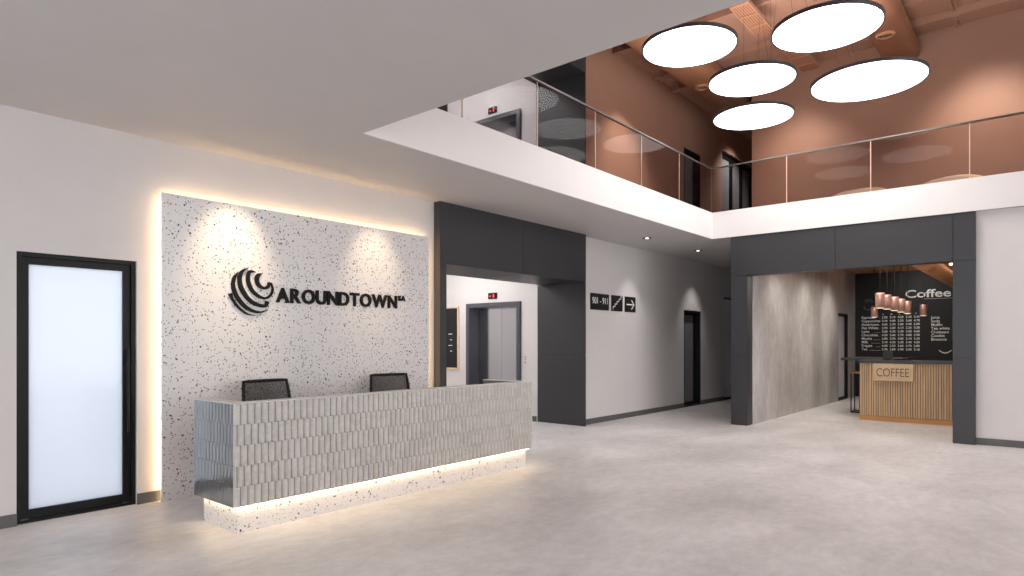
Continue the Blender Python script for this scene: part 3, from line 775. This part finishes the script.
# perforated cable tray, in two lengths
def tray(label, x0, x1, y0, y1, z):
    t = thing('cable_tray', label, 'cable tray', ((x0 + x1) / 2, (y0 + y1) / 2, z), 'cable trays under the upper ceiling')
    obj('tray_bed', B(x0, x1, y0 + .01, y1 - .01, z, z + .006), M['perforated'], t)
    for y in (y0, y1 - .01): obj('side_rail', B(x0, x1, y, y + .01, z, z + .07), M['copper'], t)
    x = x0 + .1
    while x < x1 - .05: obj('crossbar', B(x, x + .04, y0 + .01, y1 - .01, z - .012, z), M['copper_gloss'], t); x += .42
    for hx in (x0 + .4, x1 - .4):
        for y in (y0, y1): obj('hanger_rod', CY((hx, y, z + .03), (hx, y, UZ), 0.006, seg=8), M['copper'], t)
tray('perforated terracotta cable tray, nearer length by the opening edge', 6.5, 11.2, 3.62, 3.92, 6.8)
tray('perforated terracotta cable tray, farther length between the disc lamps', 11.7, 13.4, 3.46, 3.80, 6.86)
t = thing('conduit', 'narrow twin terracotta conduit on the ceiling right of the round duct', 'pipe', (12, 1.1, 7.08))
for y in (1.23, 1.29): obj('pipe', CY((6, y, 7.11), (13.8, y, 7.11), 0.014, seg=10), M['copper'], t)
obj('junction_box', B(13.3, 13.4, 1.21, 1.31, 7.06, 7.145, bev=0.005), M['copper'], t)
# short support arms between duct and wall
for i, (x, lab) in enumerate(((10.52, 'first from the lower ceiling edge'), (12.28, 'second from the lower ceiling edge'), (12.95, 'third from the lower ceiling edge'))):
    o = obj('support_arm', B((x, x + .05, 5.77, 6.30, 6.98, 7.03), (x, x + .05, 6.20, 6.25, 7.03, UZ - .001)), M['copper'])
    tag(o, 'short support arm on the left gallery wall, ' + lab, 'bracket', 'duct support arms'); 

# lounge chairs upstairs, only their rounded tops show
for y, s, lab in ((2.64, 1.0, 'rounded cream lounge chair upstairs, the one nearer the gallery corner'), (1.26, 1.0, 'rounded cream lounge chair upstairs, the one nearer the right picture edge')):
    t = thing('lounge_chair', lab, 'chair', (12.75, y, SZ + .001), 'cream lounge chairs on the gallery')
    bm = bmesh.new(); lathe(bm, [(.30, .045), (.42, .06), (.45, .16), (.43, .24), (.36, .27), (.01, .28)], (12.75, y, SZ), 36); obj('seat', bm, M['cream'], t, smooth=True)
    bm = bmesh.new(); n = 24; rows = []
    for i in range(n + 1):
        u = -1 + 2 * i / n; a = u * PI * 0.5; h = 0.17 + 0.25 * math.cos(u * PI / 2) ** 0.7 if abs(u) < 1 else 0.17
        ro = []
        for (r_, z_) in ((.36, .1), (.36, h), (.39, h + .02), (.44, h + .015), (.47, h - .03), (.47, .1)):
            ro.append(bm.verts.new((12.75 + r_ * math.cos(a), y + r_ * math.sin(a), SZ + z_)))
        rows.append(ro)
    for a_, b_ in zip(rows, rows[1:]):
        for j in range(6): bm.faces.new((a_[j], a_[(j + 1) % 6], b_[(j + 1) % 6], b_[j]))
    bm.faces.new(rows[0]); bm.faces.new(rows[-1])
    obj('backrest', bm, M['cream'], t, smooth=True)
    for k_ in range(4):
        a = PI / 4 + k_ * PI / 2; obj('leg', CY((12.75 + .25 * math.cos(a), y + .25 * math.sin(a), SZ + .001), (12.75 + .25 * math.cos(a), y + .25 * math.sin(a), SZ + .04), 0.02, seg=10), M['black'], t)

# ---------------------------------------------------------------- cafe
KX, KY0, KY1 = 13.79, 0.62, 2.84
t = thing('cafe_counter', 'oak slatted cafe counter with dark top under the copper pendants', 'counter', (14.1, 1.8, 0))
obj('body', B((KX + .02, KX + .62, KY0, KY1 - .02, 0.02, 1.10)), M['slat_gap'], t)
bm = bmesh.new(); s = KY1; rnd = random.Random(5); i = 0
while s > KY0 + .03:
    wd = 0.026 if i % 2 else 0.034
    box(bm, KX, KX + .022, s - wd, s, 0.09, 1.10, bev=0.002); s -= wd + .010; i += 1
obj('slatted_front', bm, M['oak'], t)
bm = bmesh.new(); s = KX + .03
while s < KX + .6: box(bm, s, s + .03, KY1 - .022, KY1, 0.09, 1.10, bev=0.002); s += .042
obj('slatted_side', bm, M['oak'], t)
obj('plinth', B((KX - .004, KX + .62, KY0, KY1 + .004, 0, 0.085)), M['oak_orange'], t)
obj('worktop', B((KX - .035, KX + .68, KY0, KY1 + .03, 1.10, 1.15), bev=0.004), M['counter_top'], t)
t = thing('bar_table', 'dark high bar table top at the left end of the cafe counter', 'table', (15.1, 3.1, 0))
obj('tabletop', B(KX + .69, 16.0, 2.25, 3.34, 1.125, 1.17, bev=0.004), M['counter_top'], t)
obj('side_panel', B(15.94, 15.98, 2.30, 3.30, 0, 1.125), M['dark_panel'], t)
obj('side_panel', B(KX + .72, KX + .75, 2.30, 2.60, 0, 1.125), M['dark_panel'], t)
# sign
t = thing('counter_sign', 'oak sign board reading COFFEE on the front of the counter', 'sign', (KX, 2.28, .76))
obj('sign_board', B(KX - .06, KX - .012, 1.945, 2.60, 0.77, 1.09, bev=0.003), M['oak_plain'], t)
obj('spacer', B((KX - .012, KX - .001, 2.0, 2.06, 0.8, 1.06), (KX - .012, KX - .001, 2.5, 2.56, 0.8, 1.06)), M['black'], t)
obj('lettering', on_x(fit(text_bm('COFFEE', 1, 0.002, -0.01), 0.53, 0.155), KX - .0625, 2.545, 0.85), M['letter_brown'], t)
# register and tray
t = thing('cash_tablet', 'small black tablet till standing on the cafe counter', 'tablet', (14.1, 2.40, 1.15))
bm = bmesh.new(); box(bm, -.008, .008, -.085, .085, 0, .17, bev=0.004); bmesh.ops.transform(bm, matrix=Matrix.Translation((14.08, 2.42, 1.17)) @ Matrix.Rotation(0.25, 4, 'Y'), verts=bm.verts); obj('screen', bm, M['black_matte'], t)
obj('stand', B((14.06, 14.18, 2.36, 2.48, 1.15, 1.17), (14.12, 14.135, 2.39, 2.45, 1.17, 1.27)), M['black'], t)
o = obj('serving_tray', B((14.0, 14.3, 2.05, 2.30, 1.151, 1.158), (14.0, 14.3, 2.05, 2.06, 1.158, 1.17), (14.0, 14.3, 2.29, 2.30, 1.158, 1.17), (14.0, 14.01, 2.06, 2.29, 1.158, 1.17), (14.29, 14.3, 2.06, 2.29, 1.158, 1.17)), M['black'])
tag(o, 'flat black tray lying on the counter beside the tablet till', 'tray')
# bar stool
sx, sy = 15.22, 3.14
t = thing('bar_stool', 'bar stool with amber wooden seat and black wire frame beside the counter', 'stool', (sx, sy, 0))
obj('seat', B(sx - .17, sx + .17, sy - .19, sy + .15, .83, .87, bev=0.012), M['oak_orange'], t)
cs = [(sx - .16, sy - .17), (sx + .16, sy - .17), (sx + .16, sy + .13), (sx - .16, sy + .13)]
for a, b in cs: obj('leg', CY((a, b, 0), (a, b, .835), 0.011, seg=10), M['black'], t)
bm = bmesh.new()
for q in range(4):
    a, b = cs[q], cs[(q + 1) % 4]; cyl(bm, (a[0], a[1], .012), (b[0], b[1], .012), 0.011, seg=8)
obj('foot_frame', bm, M['black'], t)

# pendants
PEND = [(18.0, 3.38, 2.37, .25, .078, 'small copper cylinder pendant at the far left, hanging lowest'),
        (14.535, 2.632, 2.482, .30, .082, 'copper cylinder pendant, first and largest of the row of five'),
        (15.082, 2.603, 2.471, .29, .080, 'copper cylinder pendant, second of the row of five'),
        (15.757, 2.579, 2.465, .29, .080, 'copper cylinder pendant, middle of the row of five'),
        (16.426, 2.563, 2.456, .29, .080, 'copper cylinder pendant, fourth of the row of five'),
        (17.10, 2.539, 2.443, .29, .080, 'copper cylinder pendant, last and farthest of the row of five'),
        (18.6, 2.425, 2.42, .27, .078, 'copper cylinder pendant hanging alone on the right by the menu')]
for x, y, zt, h, r, lab in PEND:
    t = thing('pendant_lamp', lab, 'pendant lamp', (x, y, zt - h), 'copper pendants over the cafe counter')
    bm = bmesh.new(); lathe(bm, [(r * .9, 0), (r, 0), (r, h - .01), (r * .93, h), (0.015, h + .002)], (x, y, zt - h), 28)
    sh = obj('lamp_shade', bm, M['rose'], t)
    for p in sh.data.polygons: p.use_smooth = abs(p.normal.z) < .3 and len(p.vertices) == 4
    obj('bulb', CY((x, y, zt - h - .004), (x, y, zt - h - .0005), r * .8), M['bulb'], t)
    obj('cord', CY((x, y, zt), (x, y, 3.375), 0.006, seg=8), M['black'], t)
# menu wall
t = thing('menu_board', 'black chalkboard menu wall with white price lists behind the counter', 'menu board', (19.58, 2.4, 0))
obj('board_panel', B(19.57, 19.598, 0.65, 4.13, 0.05, 3.36), M['board'], t)
bx = 19.568
bm = bmesh.new()
names = ['Espresso', 'Cappuccino', 'Americano', 'Flat White', 'Latte', 'Chocolate', 'Mocha', 'Milk', 'Frappe', 'Tea']
for i, s_ in enumerate(names):
    z = 2.165 - i * .0955
    q = text_bm(s_, .095, 0.001, 0.0012); on_x(q, bx, 3.99, z - .03); join(bm, q)
    box(bm, bx - .001, bx + .001, 3.54, 3.97 - .055 * len(s_) if 3.97 - .055 * len(s_) > 3.56 else 3.56, z - .032, z - .028)
    for j, yy in enumerate((3.50, 3.315, 3.13, 2.945, 2.765)):
        q = text_bm('%d.%d0' % (2 + (i + j) % 3, (i * 3 + j) % 10), .078, 0.001, 0.0012); on_x(q, bx, yy, z - .028); join(bm, q)
for j, yy in enumerate((3.48, 3.295, 3.10, 2.93, 2.73)):
    q = text_bm('SMLXT'[j], .05, 0.001, 0.0012); on_x(q, bx, yy, 2.225); join(bm, q)
obj('price_list', bm, M['chalk'], t)
bm = bmesh.new()
for i, s_ in enumerate(['Juice', 'Soda', 'Muffin', 'Tea white', 'Croissant', 'Cookie', 'Brownie']):
    z = 2.13 - i * .094
    q = text_bm(s_, .10, 0.001, 0.0012); on_x(q, bx, 2.385, z - .03); join(bm, q)
    box(bm, bx - .001, bx + .001, 1.6, 1.93, z - .03, z - .026)
obj('snack_list', bm, M['chalk'], t)
q = fit(text_bm('Coffee', 1, 0.001, 0.02), 1.0, 0.21); on_x(q, bx, 2.955, 2.655)
box(q, bx - .001, bx + .001, 1.6, 2.55, 2.615, 2.622); obj('heading', q, M['chalk'], t)
bm = bmesh.new()   # chalk drawings: a steaming cup at the left, a cup at the right
def arc(bm, cy, cz, r, a0, a1, wdt=.012, n=14):
    tube(bm, [(bx, cy + r * math.cos(a0 + (a1 - a0) * i / n), cz + r * math.sin(a0 + (a1 - a0) * i / n)) for i in range(n + 1)], wdt / 2, 4)
arc(bm, 3.82, 2.48, .11, PI, 2 * PI, .02); arc(bm, 3.70, 2.45, .05, -PI / 2, PI / 2, .012)
for k_ in range(3): arc(bm, 3.88 - k_ * .06, 2.60 + .03 * (k_ % 2), .035, 0, PI * 1.4, .012)
obj('cup_drawing', bm, M['chalk_dim'], t)
bm = bmesh.new(); arc(bm, 2.08, 1.40, .17, PI * 1.22, PI * 1.78, .025); arc(bm, 2.08, 1.33, .12, PI * 1.22, PI * 1.78, .014)
obj('cup_drawing', bm, M['chalk'], t)
# duct under the cafe ceiling
t = thing('air_duct', 'orange round duct under the cafe ceiling, at its right side', 'duct', (15.5, 1.83, 3.1))
bm = bmesh.new(); cyl(bm, (11.75, 1.83, 3.11), (19.55, 1.83, 3.11), .25, seg=32); o = obj('duct_shell', bm, M['cafe_ceiling'], t)
for p in o.data.polygons: p.use_smooth = len(p.vertices) == 4
for x in (13.5, 16.5): obj('hanger', B(x, x + .03, 1.8, 1.86, 3.34, 3.376), M['copper'], t)
t = thing('spotlight', 'small bright spotlight under the cafe ceiling beside the right column', 'spotlight', (12.6, 1.26, 3.2))
obj('housing', CY((12.62, 1.262, 2.777), (12.70, 1.262, 2.817), .028), M['black'], t)
obj('lens', CY((12.617, 1.262, 2.7755), (12.612, 1.262, 2.773), .028), M['bulb'], t)
obj('stem', CY((12.68, 1.262, 2.81), (12.68, 1.262, 3.375), .008, seg=8), M['black'], t)
